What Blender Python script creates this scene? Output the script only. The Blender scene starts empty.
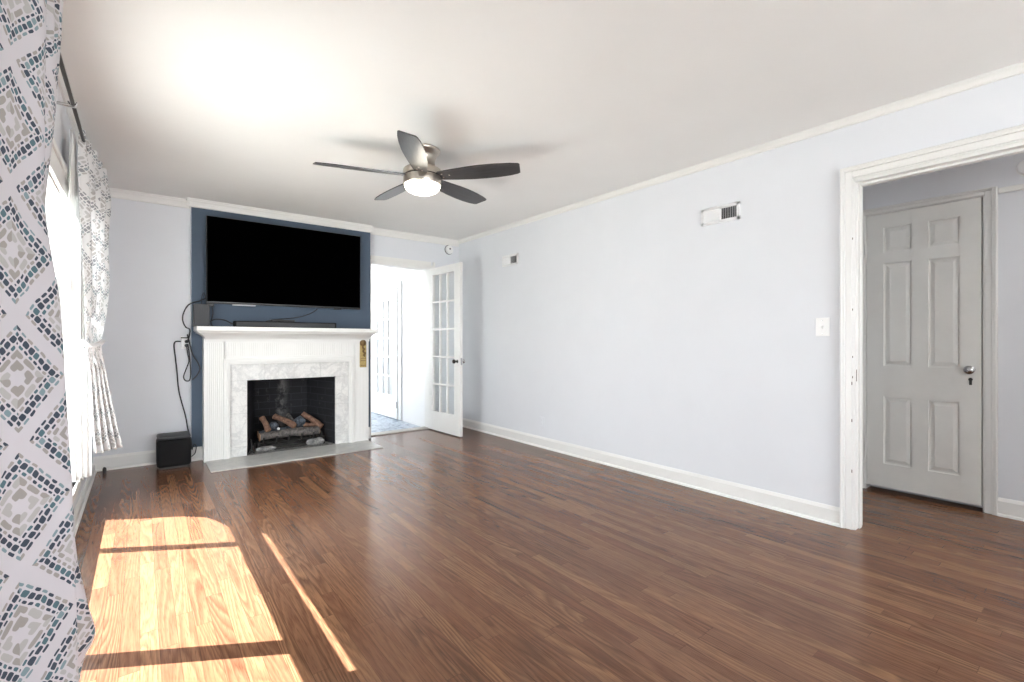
import bpy, bmesh, math, random
from mathutils import Vector, Matrix, Euler
random.seed(7)
SC = bpy.context.scene
COL = SC.collection
PI = math.pi

# ------------------------------------------------------------------ camera, sky, sun, exposure
CAMH = 1.12
cam = bpy.data.cameras.new('camera')
camo = bpy.data.objects.new('camera', cam)
COL.objects.link(camo)
camo.location = (0, 0, CAMH)
camo.rotation_euler = (PI/2, 0, -math.atan(372/476))
cam.sensor_width = 36
cam.lens = 476/1024*36
cam.clip_start = 0.02
SC.camera = camo

SC.view_settings.view_transform = 'Standard'
SC.view_settings.look = 'None'
SC.view_settings.gamma = 1
SC.view_settings.use_curve_mapping = False
SC.view_settings.exposure = 0.03

world = bpy.data.worlds.new('sky')
SC.world = world
world.use_nodes = True
bg = world.node_tree.nodes['Background']
bg.inputs['Color'].default_value = (0.93, 0.97, 1.0, 1)
bg.inputs['Strength'].default_value = 12.0

sun = bpy.data.lights.new('sun', 'SUN')
sun.energy = 47
sun.angle = math.radians(0.27)
sun.color = (1.0, 1.0, 1.0)
suno = bpy.data.objects.new('sun', sun)
COL.objects.link(suno)
suno.rotation_euler = Vector((1, -0.59, -1.57)).to_track_quat('-Z', 'Y').to_euler()

def portal(name, loc, rot, sx, sy):
    l = bpy.data.lights.new(name, 'AREA')
    l.shape = 'RECTANGLE'; l.size = sx; l.size_y = sy
    l.cycles.is_portal = True
    o = bpy.data.objects.new(name, l); COL.objects.link(o)
    o.location = loc; o.rotation_euler = rot
portal('sky_portal_left', (-0.50, 2.70, 1.05), (0, -PI/2, 0), 1.7, 2.95)
portal('sky_portal_rear', (1.5, -2.75, 1.35), (PI/2, 0, 0), 2.8, 1.6)
hl = bpy.data.lights.new('hall_fill_light', 'AREA'); hl.shape = 'DISK'; hl.size = 0.28; hl.energy = 16; hl.color = (1.0, 0.96, 0.90)  # unseen disk light added to brighten the dim hall
hlo = bpy.data.objects.new('hall_fill_light', hl); COL.objects.link(hlo); hlo.location = (3.95, -0.75, 2.40)
SC.cycles.max_bounces = 10
SC.cycles.diffuse_bounces = 7
SC.cycles.transparent_max_bounces = 12
SC.cycles.sample_clamp_indirect = 12
SC.cycles.use_denoising = True

# ------------------------------------------------------------------ room numbers
XL, XR = -0.32, 3.34        # wall planes
YB, YF = 5.43, -2.60        # back wall, wall behind the camera
ZC = 2.45
BX0, BX1, BY = 0.375, 2.10, 5.35   # chimney breast
HX = 4.35                   # far wall of the hall
DO0, DO1, DOZ = -0.35, 0.974, 2.078  # cased opening in the right wall

# ------------------------------------------------------------------ node helper
class N:
    def __init__(s, mat): s.t = mat.node_tree; s.n = s.t.nodes; s.l = s.t.links
    def new(s, typ, **kw):
        nd = s.n.new(typ)
        for k, v in kw.items(): setattr(nd, k, v)
        return nd
    def put(s, nd, idx, val):
        sock = nd.inputs[idx]
        if isinstance(val, V): s.l.new(val.s, sock)
        elif isinstance(val, bpy.types.NodeSocket): s.l.new(val, sock)
        else:
            if isinstance(val, (tuple, list)) and len(val) == 3 and sock.type == 'RGBA': val = (*val, 1)
            sock.default_value = val
    def math(s, op, a, b=0.0, c=0.0):
        nd = s.new('ShaderNodeMath', operation=op)
        s.put(nd, 0, a); s.put(nd, 1, b); s.put(nd, 2, c)
        return V(s, nd.outputs[0])
    def mix(s, f, a, b, blend='MIX'):
        nd = s.new('ShaderNodeMix', data_type='RGBA', blend_type=blend)
        s.put(nd, 0, f); s.put(nd, 6, a); s.put(nd, 7, b)
        return nd.outputs[2]
    def comb(s, x, y, z=0.0):
        nd = s.new('ShaderNodeCombineXYZ'); s.put(nd, 0, x); s.put(nd, 1, y); s.put(nd, 2, z)
        return nd.outputs[0]
    def noise(s, vec, scale=5, detail=2, rough=0.5, dist=0.0):
        nd = s.new('ShaderNodeTexNoise'); s.put(nd, 'Vector', vec)
        nd.inputs['Scale'].default_value = scale; nd.inputs['Detail'].default_value = detail
        nd.inputs['Roughness'].default_value = rough; nd.inputs['Distortion'].default_value = dist
        return V(s, nd.outputs['Fac'])
    def white(s, vec):
        nd = s.new('ShaderNodeTexWhiteNoise', noise_dimensions='3D'); s.put(nd, 'Vector', vec)
        return V(s, nd.outputs['Value'])
    def ramp(s, f, stops, interp='LINEAR'):
        nd = s.new('ShaderNodeValToRGB'); nd.color_ramp.interpolation = interp
        el = nd.color_ramp.elements
        while len(el) > 1: el.remove(el[-1])
        el[0].position = stops[0][0]; el[0].color = (*stops[0][1], 1)
        for p, c in stops[1:]:
            e = el.new(p); e.color = (*c, 1)
        s.put(nd, 0, f)
        return nd.outputs[0]
    def coords(s, which='Object'):
        tc = s.new('ShaderNodeTexCoord')
        sp = s.new('ShaderNodeSeparateXYZ'); s.l.new(tc.outputs[which], sp.inputs[0])
        return tc.outputs[which], V(s, sp.outputs[0]), V(s, sp.outputs[1]), V(s, sp.outputs[2])
    def bump(s, h, strength=0.2, dist=0.01):
        nd = s.new('ShaderNodeBump'); s.put(nd, 'Height', h)
        nd.inputs['Strength'].default_value = strength; nd.inputs['Distance'].default_value = dist
        return nd.outputs[0]
class V:
    def __init__(s, n, sock): s.m = n; s.s = sock
    def __add__(s, o): return s.m.math('ADD', s, o)
    def __radd__(s, o): return s.m.math('ADD', o, s)
    def __sub__(s, o): return s.m.math('SUBTRACT', s, o)
    def __rsub__(s, o): return s.m.math('SUBTRACT', o, s)
    def __mul__(s, o): return s.m.math('MULTIPLY', s, o)
    def __rmul__(s, o): return s.m.math('MULTIPLY', o, s)
    def __truediv__(s, o): return s.m.math('DIVIDE', s, o)
    def abs(s): return s.m.math('ABSOLUTE', s)
    def floor(s): return s.m.math('FLOOR', s)
    def fract(s): return s.m.math('FRACT', s)
    def gt(s, o): return s.m.math('GREATER_THAN', s, o)
    def lt(s, o): return s.m.math('LESS_THAN', s, o)
    def min(s, o): return s.m.math('MINIMUM', s, o)
    def max(s, o): return s.m.math('MAXIMUM', s, o)
    def clamp(s):
        return s.m.math('MINIMUM', s.m.math('MAXIMUM', s, 0.0), 1.0)

def mat(name, color=(0.8, 0.8, 0.8), rough=0.5, metal=0.0, spec=0.5, noise=0.0, nscale=30, bump=0.0, coat=0.0, emit=None, estr=0.0):
    m = bpy.data.materials.new(name); m.use_nodes = True
    n = N(m); b = m.node_tree.nodes['Principled BSDF']
    b.inputs['Base Color'].default_value = (*color, 1)
    b.inputs['Roughness'].default_value = rough
    b.inputs['Metallic'].default_value = metal
    b.inputs['Specular IOR Level'].default_value = spec
    b.inputs['Coat Weight'].default_value = coat
    if emit:
        b.inputs['Emission Color'].default_value = (*emit, 1); b.inputs['Emission Strength'].default_value = estr
    if noise or bump:
        vec, x, y, z = n.coords()
        f = n.noise(vec, nscale, 4, 0.6)
        if noise:
            c0 = tuple(max(0, c*(1-noise)) for c in color); c1 = tuple(min(1, c*(1+noise)) for c in color)
            n.l.new(n.ramp(f, [(0.3, c0), (0.7, c1)]), b.inputs['Base Color'])
        if bump: n.l.new(n.bump(f, bump, 0.004), b.inputs['Normal'])
    return m

M = {}
M['wall'] = mat('lavender_wall_paint', (0.70, 0.715, 0.75), 0.75, spec=0.25, noise=0.012, nscale=3, bump=0.05)
M['ceiling'] = mat('ceiling_paint', (0.83, 0.825, 0.815), 0.85, spec=0.2, noise=0.012, nscale=2, bump=0.04)
M['trim'] = mat('white_trim_paint', (0.76, 0.755, 0.74), 0.35, spec=0.4, noise=0.006, nscale=6)
M['door'] = mat('old_door_paint', (0.76, 0.76, 0.73), 0.4, spec=0.4, noise=0.03, nscale=5, bump=0.05)
M['blue'] = mat('slate_blue_paint', (0.075, 0.105, 0.150), 0.6, spec=0.3, noise=0.04, nscale=3)
M['sun_wall'] = mat('sunroom_white_paint', (0.80, 0.80, 0.80), 0.6)
M['black_plastic'] = mat('black_plastic', (0.014, 0.014, 0.015), 0.35, noise=0.1, nscale=80)
M['screen'] = mat('television_glass', (0.0004, 0.0004, 0.0005), 0.6, spec=0.0)
M['grille'] = mat('speaker_cloth', (0.010, 0.010, 0.011), 0.8, spec=0.2, noise=0.3, nscale=400, bump=0.3)
M['grey_plastic'] = mat('dark_grey_plastic', (0.032, 0.033, 0.038), 0.5, noise=0.05, nscale=60)
M['rubber'] = mat('cable_rubber', (0.018, 0.019, 0.022), 0.5)
M['white_plastic'] = mat('white_plastic', (0.80, 0.80, 0.80), 0.35)
M['vent_metal'] = mat('vent_enamel', (0.78, 0.78, 0.79), 0.4)
M['vent_dark'] = mat('vent_cavity', (0.05, 0.05, 0.055), 0.8)
M['nickel'] = mat('brushed_nickel', (0.50, 0.455, 0.40), 0.28, metal=1.0, noise=0.08, nscale=20)
M['dark_metal'] = mat('dark_iron', (0.03, 0.028, 0.026), 0.55, metal=0.6, noise=0.2, nscale=40, bump=0.2)
M['brass'] = mat('aged_brass', (0.42, 0.31, 0.13), 0.38, metal=0.85, noise=0.18, nscale=60, bump=0.1)
M['chrome'] = mat('worn_chrome', (0.55, 0.55, 0.55), 0.25, metal=1.0)
M['bronze'] = mat('bronze_rod_metal', (0.06, 0.055, 0.05), 0.4, metal=0.8)
M['lamp'] = mat('frosted_lamp_glass', (0.9, 0.88, 0.82), 0.4, emit=(1.0, 0.93, 0.80), estr=4.5)
M['threshold'] = mat('threshold_wood', (0.36, 0.33, 0.30), 0.4, noise=0.1, nscale=20)
M['rubber_white'] = mat('ground_concrete', (0.5, 0.5, 0.47), 0.9, noise=0.1, nscale=3)

def m_glass():
    m = bpy.data.materials.new('window_glass'); m.use_nodes = True; n = N(m)
    m.node_tree.nodes.remove(m.node_tree.nodes['Principled BSDF'])
    out = [x for x in n.n if x.type == 'OUTPUT_MATERIAL'][0]
    t = n.new('ShaderNodeBsdfTransparent'); t.inputs[0].default_value = (0.97, 0.98, 0.975, 1)
    g = n.new('ShaderNodeBsdfGlossy'); g.inputs['Roughness'].default_value = 0.02
    lw = n.new('ShaderNodeLayerWeight'); lw.inputs['Blend'].default_value = 0.5
    fr = n.math('POWER', lw.outputs['Facing'], 5.0) * 0.6 + 0.035
    mx = n.new('ShaderNodeMixShader')
    n.l.new(fr.s, mx.inputs[0]); n.l.new(t.outputs[0], mx.inputs[1]); n.l.new(g.outputs[0], mx.inputs[2])
    n.l.new(mx.outputs[0], out.inputs[0])
    return m
M['glass'] = m_glass()

def m_floor():
    m = bpy.data.materials.new('stained_oak_strip_floor'); m.use_nodes = True; n = N(m)
    b = m.node_tree.nodes['Principled BSDF']
    vec, x, y, z = n.coords()
    W = 0.057
    bi = (x / W).floor()
    off = n.white(n.comb(bi, 3.1, 0.0)) * 2.3
    L = 0.62 + n.white(n.comb(bi, 8.7, 1.0)) * 0.5
    yy = (y + off) / L
    si = yy.floor()
    r1 = n.white(n.comb(bi, si, 0.0)); r2 = n.white(n.comb(bi, si, 5.0)); r3 = n.white(n.comb(bi, si, 9.0))
    # cathedral grain: distorted long bands, different in each board
    gx = x * 1.0 + r2 * 7.3; gy = y * 0.065 + r3 * 11.0
    gv = n.comb(gx, gy, r1 * 5.0)
    d1 = n.noise(gv, 8, 1, 0.5)
    wob = n.noise(gv, 40, 3, 0.6)
    band = (d1 * 22.0 + wob * 1.2).fract()
    band = n.math('SMOOTH_MIN', band * 3.2, (1.0 - band) * 1.25, 0.15).clamp()
    fine = n.noise(n.comb(x * 1.0 + r2, y * 0.03, r3), 420, 3, 0.65)
    pores = n.noise(n.comb(x + r1, y * 0.05, 0.0), 230, 2, 0.5)
    base = n.ramp(r1, [(0.0, (0.142, 0.064, 0.036)), (0.3, (0.172, 0.082, 0.045)), (0.6, (0.200, 0.098, 0.053)), (0.85, (0.255, 0.130, 0.068)), (1.0, (0.160, 0.071, 0.038))])
    dark = n.mix(0.82, base, (0.045, 0.019, 0.011))
    strength = (band * -1.0 + 1.0)
    c = n.mix((strength * (0.40 + r3 * 0.6)).clamp(), base, dark)
    c = n.mix(((pores - 0.50) * 5.0).clamp() * 0.5, c, (0.05, 0.018, 0.010))
    c = n.mix((fine - 0.4).clamp() * 0.5, c, (0.30, 0.135, 0.065))
    big = n.noise(vec, 1.3, 2, 0.5)
    c = n.mix(((big - 0.4) * 1.5).clamp() * 0.25, c, (0.24, 0.105, 0.058))
    fx = (x / W).fract(); gap = fx.lt(0.022).max(fx.gt(0.978))
    gapy = (yy.fract() * L).lt(0.0022)
    g = gap.max(gapy)
    c = n.mix(g * 0.4, c, (0.02, 0.008, 0.005))
    n.l.new(c, b.inputs['Base Color'])
    rn = n.noise(vec, 2.5, 3, 0.6)
    n.put(b, 'Roughness', 0.17 + rn * 0.08)
    b.inputs['Specular IOR Level'].default_value = 0.27
    return m
M['floor'] = m_floor()

def m_marble(name, c0, c1, vein, vs, rough=0.3):
    m = bpy.data.materials.new(name); m.use_nodes = True; n = N(m)
    b = m.node_tree.nodes['Principled BSDF']
    vec, x, y, z = n.coords()
    f = n.noise(vec, vs, 5, 0.6, 0.6)
    v = (f - 0.5).abs() * 14.0
    v2 = (n.noise(vec, vs*2.7, 4, 0.6, 1.2) - 0.48).abs() * 20.0
    cl = n.noise(vec, vs*0.8, 3)
    c = n.mix(cl, c0, c1)
    c = n.mix((1.0 - v).clamp() * 0.30, c, vein)
    c = n.mix((1.0 - v2).clamp() * 0.2, c, vein)
    n.l.new(c, b.inputs['Base Color']); b.inputs['Roughness'].default_value = rough
    return m
M['marble'] = m_marble('white_marble_tile', (0.76, 0.75, 0.73), (0.66, 0.655, 0.64), (0.30, 0.30, 0.31), 5)
M['hearth'] = m_marble('grey_marble_slab', (0.42, 0.42, 0.405), (0.50, 0.49, 0.465), (0.24, 0.25, 0.26), 4, 0.35)

def m_firebrick():
    m = bpy.data.materials.new('sooty_firebrick'); m.use_nodes = True; n = N(m)
    b = m.node_tree.nodes['Principled BSDF']
    vec, x, y, z = n.coords()
    br = n.new('ShaderNodeTexBrick'); n.l.new(n.comb(x + y*1.0, z, 0.0), br.inputs['Vector'])
    br.inputs['Scale'].default_value = 1.0; br.inputs['Brick Width'].default_value = 0.22
    br.inputs['Row Height'].default_value = 0.075; br.inputs['Mortar Size'].default_value = 0.004
    br.inputs['Color1'].default_value = (0.008, 0.008, 0.010, 1); br.inputs['Color2'].default_value = (0.013, 0.013, 0.017, 1)
    br.inputs['Mortar'].default_value = (0.026, 0.026, 0.034, 1)
    s = n.noise(vec, 4, 5, 0.65, 0.8)
    soot = n.noise(vec, 14, 4, 0.7)
    # pale efflorescence streak up the back
    st = (1.0 - ((x + (n.noise(vec, 7, 3, 0.6) - 0.5) * 0.25 - 1.27).abs() * 14.0)).clamp() * ((soot - 0.38) * 5.0).clamp()
    c = n.mix(((s - 0.55) * 3.0).clamp() * 0.7, br.outputs['Color'], (0.007, 0.007, 0.008))
    c = n.mix(((soot - 0.60) * 6.0).clamp() * 0.6, c, (0.10, 0.095, 0.09))
    c = n.mix(st * 0.7, c, (0.20, 0.19, 0.185))
    n.l.new(c, b.inputs['Base Color']); b.inputs['Roughness'].default_value = 0.8
    n.l.new(n.bump(br.outputs['Fac'], 0.4, -0.004), b.inputs['Normal'])
    return m
M['firebrick'] = m_firebrick()

def m_bark(name, a, bcol):
    m = bpy.data.materials.new(name); m.use_nodes = True; n = N(m)
    b = m.node_tree.nodes['Principled BSDF']
    vec, x, y, z = n.coords()
    f = n.noise(vec, 30, 5, 0.7, 0.5)
    n.l.new(n.ramp(f, [(0.35, a), (0.65, bcol)]), b.inputs['Base Color'])
    b.inputs['Roughness'].default_value = 0.85
    n.l.new(n.bump(f, 0.7, 0.01), b.inputs['Normal'])
    return m
M['bark_brown'] = m_bark('brown_ceramic_log', (0.09, 0.045, 0.030), (0.27, 0.15, 0.10))
M['bark_grey'] = m_bark('grey_charred_log', (0.035, 0.032, 0.032), (0.17, 0.15, 0.14))
M['char'] = m_bark('blue_grey_char', (0.018, 0.022, 0.03), (0.13, 0.15, 0.18))
M['log_end'] = m_bark('pale_cut_log_end', (0.24, 0.12, 0.07), (0.50, 0.30, 0.19))
M['ash'] = m_bark('grey_ash', (0.08, 0.08, 0.08), (0.32, 0.31, 0.30))

def m_blade():
    m = bpy.data.materials.new('dark_walnut_blade'); m.use_nodes = True; n = N(m)
    b = m.node_tree.nodes['Principled BSDF']
    vec, x, y, z = n.coords()
    f = n.noise(n.comb(x * 0.08, y, z), 160, 4, 0.6)
    n.l.new(n.ramp(f, [(0.3, (0.016, 0.015, 0.016)), (0.7, (0.046, 0.043, 0.046))]), b.inputs['Base Color'])
    b.inputs['Roughness'].default_value = 0.32
    b.inputs['Specular IOR Level'].default_value = 0.7
    return m
M['blade'] = m_blade()

def m_tile():
    m = bpy.data.materials.new('blue_grey_patterned_floor'); m.use_nodes = True; n = N(m)
    b = m.node_tree.nodes['Principled BSDF']
    vec, x, y, z = n.coords()
    f = n.noise(vec, 16, 3, 0.6)
    n.l.new(n.ramp(f, [(0.38, (0.14, 0.18, 0.25)), (0.55, (0.42, 0.47, 0.54)), (0.7, (0.22, 0.27, 0.35))]), b.inputs['Base Color'])
    b.inputs['Roughness'].default_value = 0.5
    return m
M['tile'] = m_tile()

def m_curtain(name, cellw, cellh, base, ink=1.0, trans=0.30):
    """mosaic diamonds: rings of small rounded stones in navy, teal and taupe on an off-white cloth"""
    m = bpy.data.materials.new(name); m.use_nodes = True; n = N(m)
    b = m.node_tree.nodes['Principled BSDF']
    uv, u, v, w = n.coords('UV')
    wn = n.noise(n.comb(u, v, 0.0), 24, 2, 0.5) - 0.5
    wn2 = n.noise(n.comb(u, v, 4.0), 24, 2, 0.5) - 0.5
    X = u / cellw + wn * 0.035; Y = v / cellh + wn2 * 0.035
    # which of the two interleaved diamond families
    fx = (X.fract() - 0.5); fy = (Y.fract() - 0.5)
    d = fx.abs() + fy.abs()
    isB = d.gt(0.5)
    # local coordinates about the nearest centre
    gx = ((X + 0.5).fract() - 0.5); gy = ((Y + 0.5).fract() - 0.5)
    lx = n.math('ADD', fx * (1.0 - isB), gx * isB); ly = n.math('ADD', fy * (1.0 - isB), gy * isB)
    D = d.min(1.0 - d)                       # 0 centre .. 0.5 border
    e = lx.abs() - ly.abs()                  # runs along each side
    q = lx.gt(0.0) + ly.gt(0.0) * 2.0
    cid = (X + 0.5 * isB).floor(); rid = (Y + 0.5 * isB).floor()
    col = base
    def ring(col, lo, hi, cells, pick, gap=0.14, seed=0.0, shift=0.0):
        mid = (lo + hi) / 2; half = (hi - lo) / 2
        s = e * cells + (shift + 50.0)
        idx = s.floor()
        rnd = n.white(n.comb(idx + q * 31.0, cid * 3.0 + seed, rid * 7.0 + isB * 13.0))
        a = (s.fract() - 0.5).abs() * 2.0               # 0 mid of the stone .. 1 gap
        bb = (D - mid).abs() / half
        # rounded corners: superellipse
        a2 = a / (1.0 - gap); 
        rr = n.math('POWER', a2, 4.0) + n.math('POWER', bb / (0.72 + rnd * 0.25), 4.0)
        inside = ((1.0 - rr) * 6.0).clamp() * ink
        inkc = n.ramp(rnd, pick, 'CONSTANT')
        return n.mix(inside, col, inkc)
    navy = (0.035, 0.055, 0.085); teal = (0.075, 0.155, 0.185); lt = (0.22, 0.31, 0.34); taupe = (0.36, 0.335, 0.315); pale = (0.47, 0.46, 0.45)
    col = ring(col, 0.385, 0.425, 9, [(0, lt), (0.35, navy), (0.7, taupe)], 0.25, 1.0)
    col = ring(col, 0.300, 0.378, 11, [(0, navy), (0.4, teal), (0.65, lt), (0.8, navy)], 0.16, 2.0, 0.5)
    col = ring(col, 0.252, 0.292, 12, [(0, navy), (0.5, teal), (0.75, taupe)], 0.3, 3.0)
    colA = ring(col, 0.165, 0.245, 5, [(0, taupe), (0.5, pale)], 0.12, 4.0, 0.5)
    colA = ring(colA, 0.060, 0.155, 4, [(0, pale), (0.6, taupe)], 0.14, 5.0, 0.0)
    colB = ring(col, 0.185, 0.240, 8, [(0, pale), (0.5, taupe), (0.8, lt)], 0.25, 6.0, 0.3)
    colB = ring(colB, 0.10, 0.165, 5, [(0, taupe), (0.6, pale)], 0.2, 7.0, 0.0)
    colB = ring(colB, 0.03, 0.085, 2, [(0, lt), (0.5, pale)], 0.2, 8.0, 0.0)
    col = n.mix(isB, colA, colB)
    weave = n.noise(n.comb(u, v, 0.0), 900, 2, 0.5)
    col = n.mix(weave * 0.12, col, (0.55, 0.53, 0.54))
    n.l.new(col, b.inputs['Base Color'])
    b.inputs['Roughness'].default_value = 0.85
    b.inputs['Specular IOR Level'].default_value = 0.15
    n.l.new(n.bump(weave, 0.15, 0.0008), b.inputs['Normal'])
    tr = n.new('ShaderNodeBsdfTranslucent'); n.l.new(col, tr.inputs[0])
    mx = n.new('ShaderNodeMixShader'); mx.inputs[0].default_value = trans
    out = [x for x in n.n if x.type == 'OUTPUT_MATERIAL'][0]
    n.l.new(b.outputs[0], mx.inputs[1]); n.l.new(tr.outputs[0], mx.inputs[2]); n.l.new(mx.outputs[0], out.inputs[0])
    return m
M['curtain'] = m_curtain('mosaic_print_curtain', 0.29, 0.31, (0.63, 0.605, 0.635), 1.0, 0.10)
M['curtain_sunlit'] = m_curtain('mosaic_print_curtain_sunlit', 0.29, 0.31, (0.84, 0.835, 0.84), 0.62, 0.40)  # same cloth as the near curtain, sunlit wash-out put into paler base and ink

def m_sheer():
    m = bpy.data.materials.new('white_sheer_cloth'); m.use_nodes = True; n = N(m)
    b = m.node_tree.nodes['Principled BSDF']
    uv, u, v, w = n.coords('UV')
    weave = n.noise(n.comb(u, v * 0.3, 0.0), 500, 2, 0.5)
    n.l.new(n.ramp(weave, [(0.3, (0.80, 0.80, 0.79)), (0.7, (0.88, 0.88, 0.87))]), b.inputs['Base Color'])
    b.inputs['Roughness'].default_value = 0.9
    tr = n.new('ShaderNodeBsdfTranslucent'); tr.inputs[0].default_value = (0.86, 0.87, 0.87, 1)
    mx = n.new('ShaderNodeMixShader'); mx.inputs[0].default_value = 0.30
    out = [x for x in n.n if x.type == 'OUTPUT_MATERIAL'][0]
    n.l.new(b.outputs[0], mx.inputs[1]); n.l.new(tr.outputs[0], mx.inputs[2]); n.l.new(mx.outputs[0], out.inputs[0])
    return m
M['sheer'] = m_sheer()

# ------------------------------------------------------------------ mesh helpers
class MB:
    """collects shapes and links them as one mesh object"""
    def __init__(s): s.bm = bmesh.new(); s.uv = None
    def box(s, x0, x1, y0, y1, z0, z1, bev=0.0, seg=1):
        r = bmesh.ops.create_cube(s.bm, size=1)
        vs = r['verts']
        for v in vs:
            v.co = Vector(((x0+x1)/2 + v.co.x*(x1-x0), (y0+y1)/2 + v.co.y*(y1-y0), (z0+z1)/2 + v.co.z*(z1-z0)))
        if bev:
            es = {e for v in vs for e in v.link_edges}
            bmesh.ops.bevel(s.bm, geom=list(es), offset=bev, segments=seg, profile=0.5, affect='EDGES')
        return s
    def prism(s, pts, axis, a, b):
        """closed 2D outline extruded along an axis from a to b"""
        def P(p, t):
            if axis == 'x': return Vector((t, p[0], p[1]))
            if axis == 'y': return Vector((p[0], t, p[1]))
            return Vector((p[0], p[1], t))
        A = [s.bm.verts.new(P(p, a)) for p in pts]; B = [s.bm.verts.new(P(p, b)) for p in pts]
        n = len(pts)
        for i in range(n): s.bm.faces.new((A[i], A[(i+1) % n], B[(i+1) % n], B[i]))
        s.bm.faces.new(A[::-1]); s.bm.faces.new(B)
        return s
    def lathe(s, prof, seg=32, origin=(0, 0, 0), axis='z'):
        """profile of (radius, height) turned about an axis"""
        rings = []
        o = Vector(origin)
        for r, h in prof:
            ring = []
            for k in range(seg):
                a = 2*PI*k/seg
                p = (r*math.cos(a), r*math.sin(a), h)
                if axis == 'x': p = (h, p[0], p[1])
                elif axis == 'y': p = (p[0], h, p[1])
                ring.append(s.bm.verts.new(o + Vector(p)))
            rings.append(ring)
        for A, B in zip(rings, rings[1:]):
            for k in range(seg): s.bm.faces.new((A[k], A[(k+1) % seg], B[(k+1) % seg], B[k]))
        s.bm.faces.new(rings[0][::-1]); s.bm.faces.new(rings[-1])
        return s
    def tube(s, pts, r, seg=8, smooth=True, jit=0.0):
        pts = [Vector(p) for p in pts]
        if smooth and len(pts) > 2:
            q = []
            for i in range(len(pts)-1):
                p0 = pts[max(i-1, 0)]; p1 = pts[i]; p2 = pts[i+1]; p3 = pts[min(i+2, len(pts)-1)]
                for k in range(6):
                    t = k/6
                    q.append(0.5*((2*p1)+(p2-p0)*t+(2*p0-5*p1+4*p2-p3)*t*t+(3*p1-p0-3*p2+p3)*t**3))
            q.append(pts[-1]); pts = q
        rings = []
        up = Vector((0, 0, 1))
        d0 = (pts[1]-pts[0]).normalized()
        if abs(d0.dot(up)) > 0.9: up = Vector((1, 0, 0))
        nrm = d0.cross(up).normalized()
        for i, p in enumerate(pts):
            d = (pts[min(i+1, len(pts)-1)] - pts[max(i-1, 0)]).normalized()
            nrm = (nrm - d*nrm.dot(d)).normalized(); bn = d.cross(nrm)
            rr = r(i/(len(pts)-1)) if callable(r) else r
            rings.append([s.bm.verts.new(p + (nrm*math.cos(2*PI*k/seg) + bn*math.sin(2*PI*k/seg))*rr*(1+random.uniform(-jit, jit))) for k in range(seg)])
        for A, B in zip(rings, rings[1:]):
            for k in range(seg): s.bm.faces.new((A[k], A[(k+1) % seg], B[(k+1) % seg], B[k]))
        s.bm.faces.new(rings[0][::-1]); s.bm.faces.new(rings[-1])
        return s
    def build(s, name, m, parent=None, smooth=False, loc=None):
        bmesh.ops.recalc_face_normals(s.bm, faces=s.bm.faces)
        me = bpy.data.meshes.new(name); s.bm.to_mesh(me); s.bm.free()
        me.materials.append(m)
        if smooth:
            for p in me.polygons: p.use_smooth = True
            try: me.set_sharp_from_angle(angle=math.radians(40))
            except Exception: pass
        o = bpy.data.objects.new(name, me); COL.objects.link(o)
        if loc: o.location = loc
        if parent is not None: o.parent = parent
        return o
def tag(o, label, cat, group=None):
    o['label'] = label; o['category'] = cat
    if group: o['group'] = group
    return o
def thing(name, label, cat, loc=(0, 0, 0), rz=0, group=None):
    o = bpy.data.objects.new(name, None); COL.objects.link(o); o.empty_display_size = 0.05
    o.location = loc; o.rotation_euler = (0, 0, rz)
    return tag(o, label, cat, group)
def struct(name, label, cat, mb=None, m=None, loc=(0, 0, 0), rz=0):
    if mb is None:
        o = thing(name, label, cat, loc, rz)
    else:
        o = mb.build(name, m); tag(o, label, cat)
    o['kind'] = 'structure'
    return o

# ------------------------------------------------------------------ floor, ceiling, walls
f = MB().box(XL-0.14, HX+0.1, YF-0.1, YB+0.02, -0.10, 0.0)
struct('floor', 'dark red brown oak strip floor running through room and hall', 'floor', f, M['floor'])
f = MB().box(1.75, 3.3, YB+0.02, 9.3, -0.25, -0.10)
struct('floor_sunroom', 'blue grey patterned floor seen beyond the open glass door', 'floor', f, M['tile'])
c = MB().box(XL-0.14, HX+0.1, YF-0.1, YB+0.12, ZC, ZC+0.12)
struct('ceiling', 'plain off-white ceiling above the living room', 'ceiling', c, M['ceiling'])
c = MB().box(0.2, 3.3, YB+0.12, 11.2, 2.35, 2.47)  # runs past the walls as an added overhang that blocks direct sun
struct('ceiling_sunroom', 'white ceiling of the bright room, extended outside to keep direct sun out', 'ceiling', c, M['sun_wall'])
e = MB().box(-0.982, XL-0.14, YF-0.5, YB+0.6, ZC, ZC+0.12)
struct('roof_eave', 'white roof overhang outside above the left window', 'eave', e, M['trim'])

# left wall with the wide window
WY0, WY1, WZ0, WZ1 = 1.26, 4.13, 0.22, 1.87
w = MB()
w.box(XL-0.14, XL, WY1, YB+0.12, 0, ZC)
w.box(XL-0.14, XL, WY0, WY1, WZ1, ZC)
w.box(XL-0.14, XL, WY0, WY1, 0, WZ0)
w.box(XL-0.14, XL, YF, WY0, 0, ZC)
struct('wall_left', 'pale lavender wall holding the curtained window at left', 'wall', w, M['wall'])
# wall behind the camera, its wide window opening added for fill light
w = MB()
w.box(XL-0.14, 0.1, YF-0.12, YF, 0, ZC); w.box(2.9, HX+0.1, YF-0.12, YF, 0, ZC)
w.box(0.1, 2.9, YF-0.12, YF, 0, 0.55); w.box(0.1, 2.9, YF-0.12, YF, 2.15, ZC)
struct('wall_front', 'pale lavender wall behind the camera', 'wall', w, M['wall'])
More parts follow.
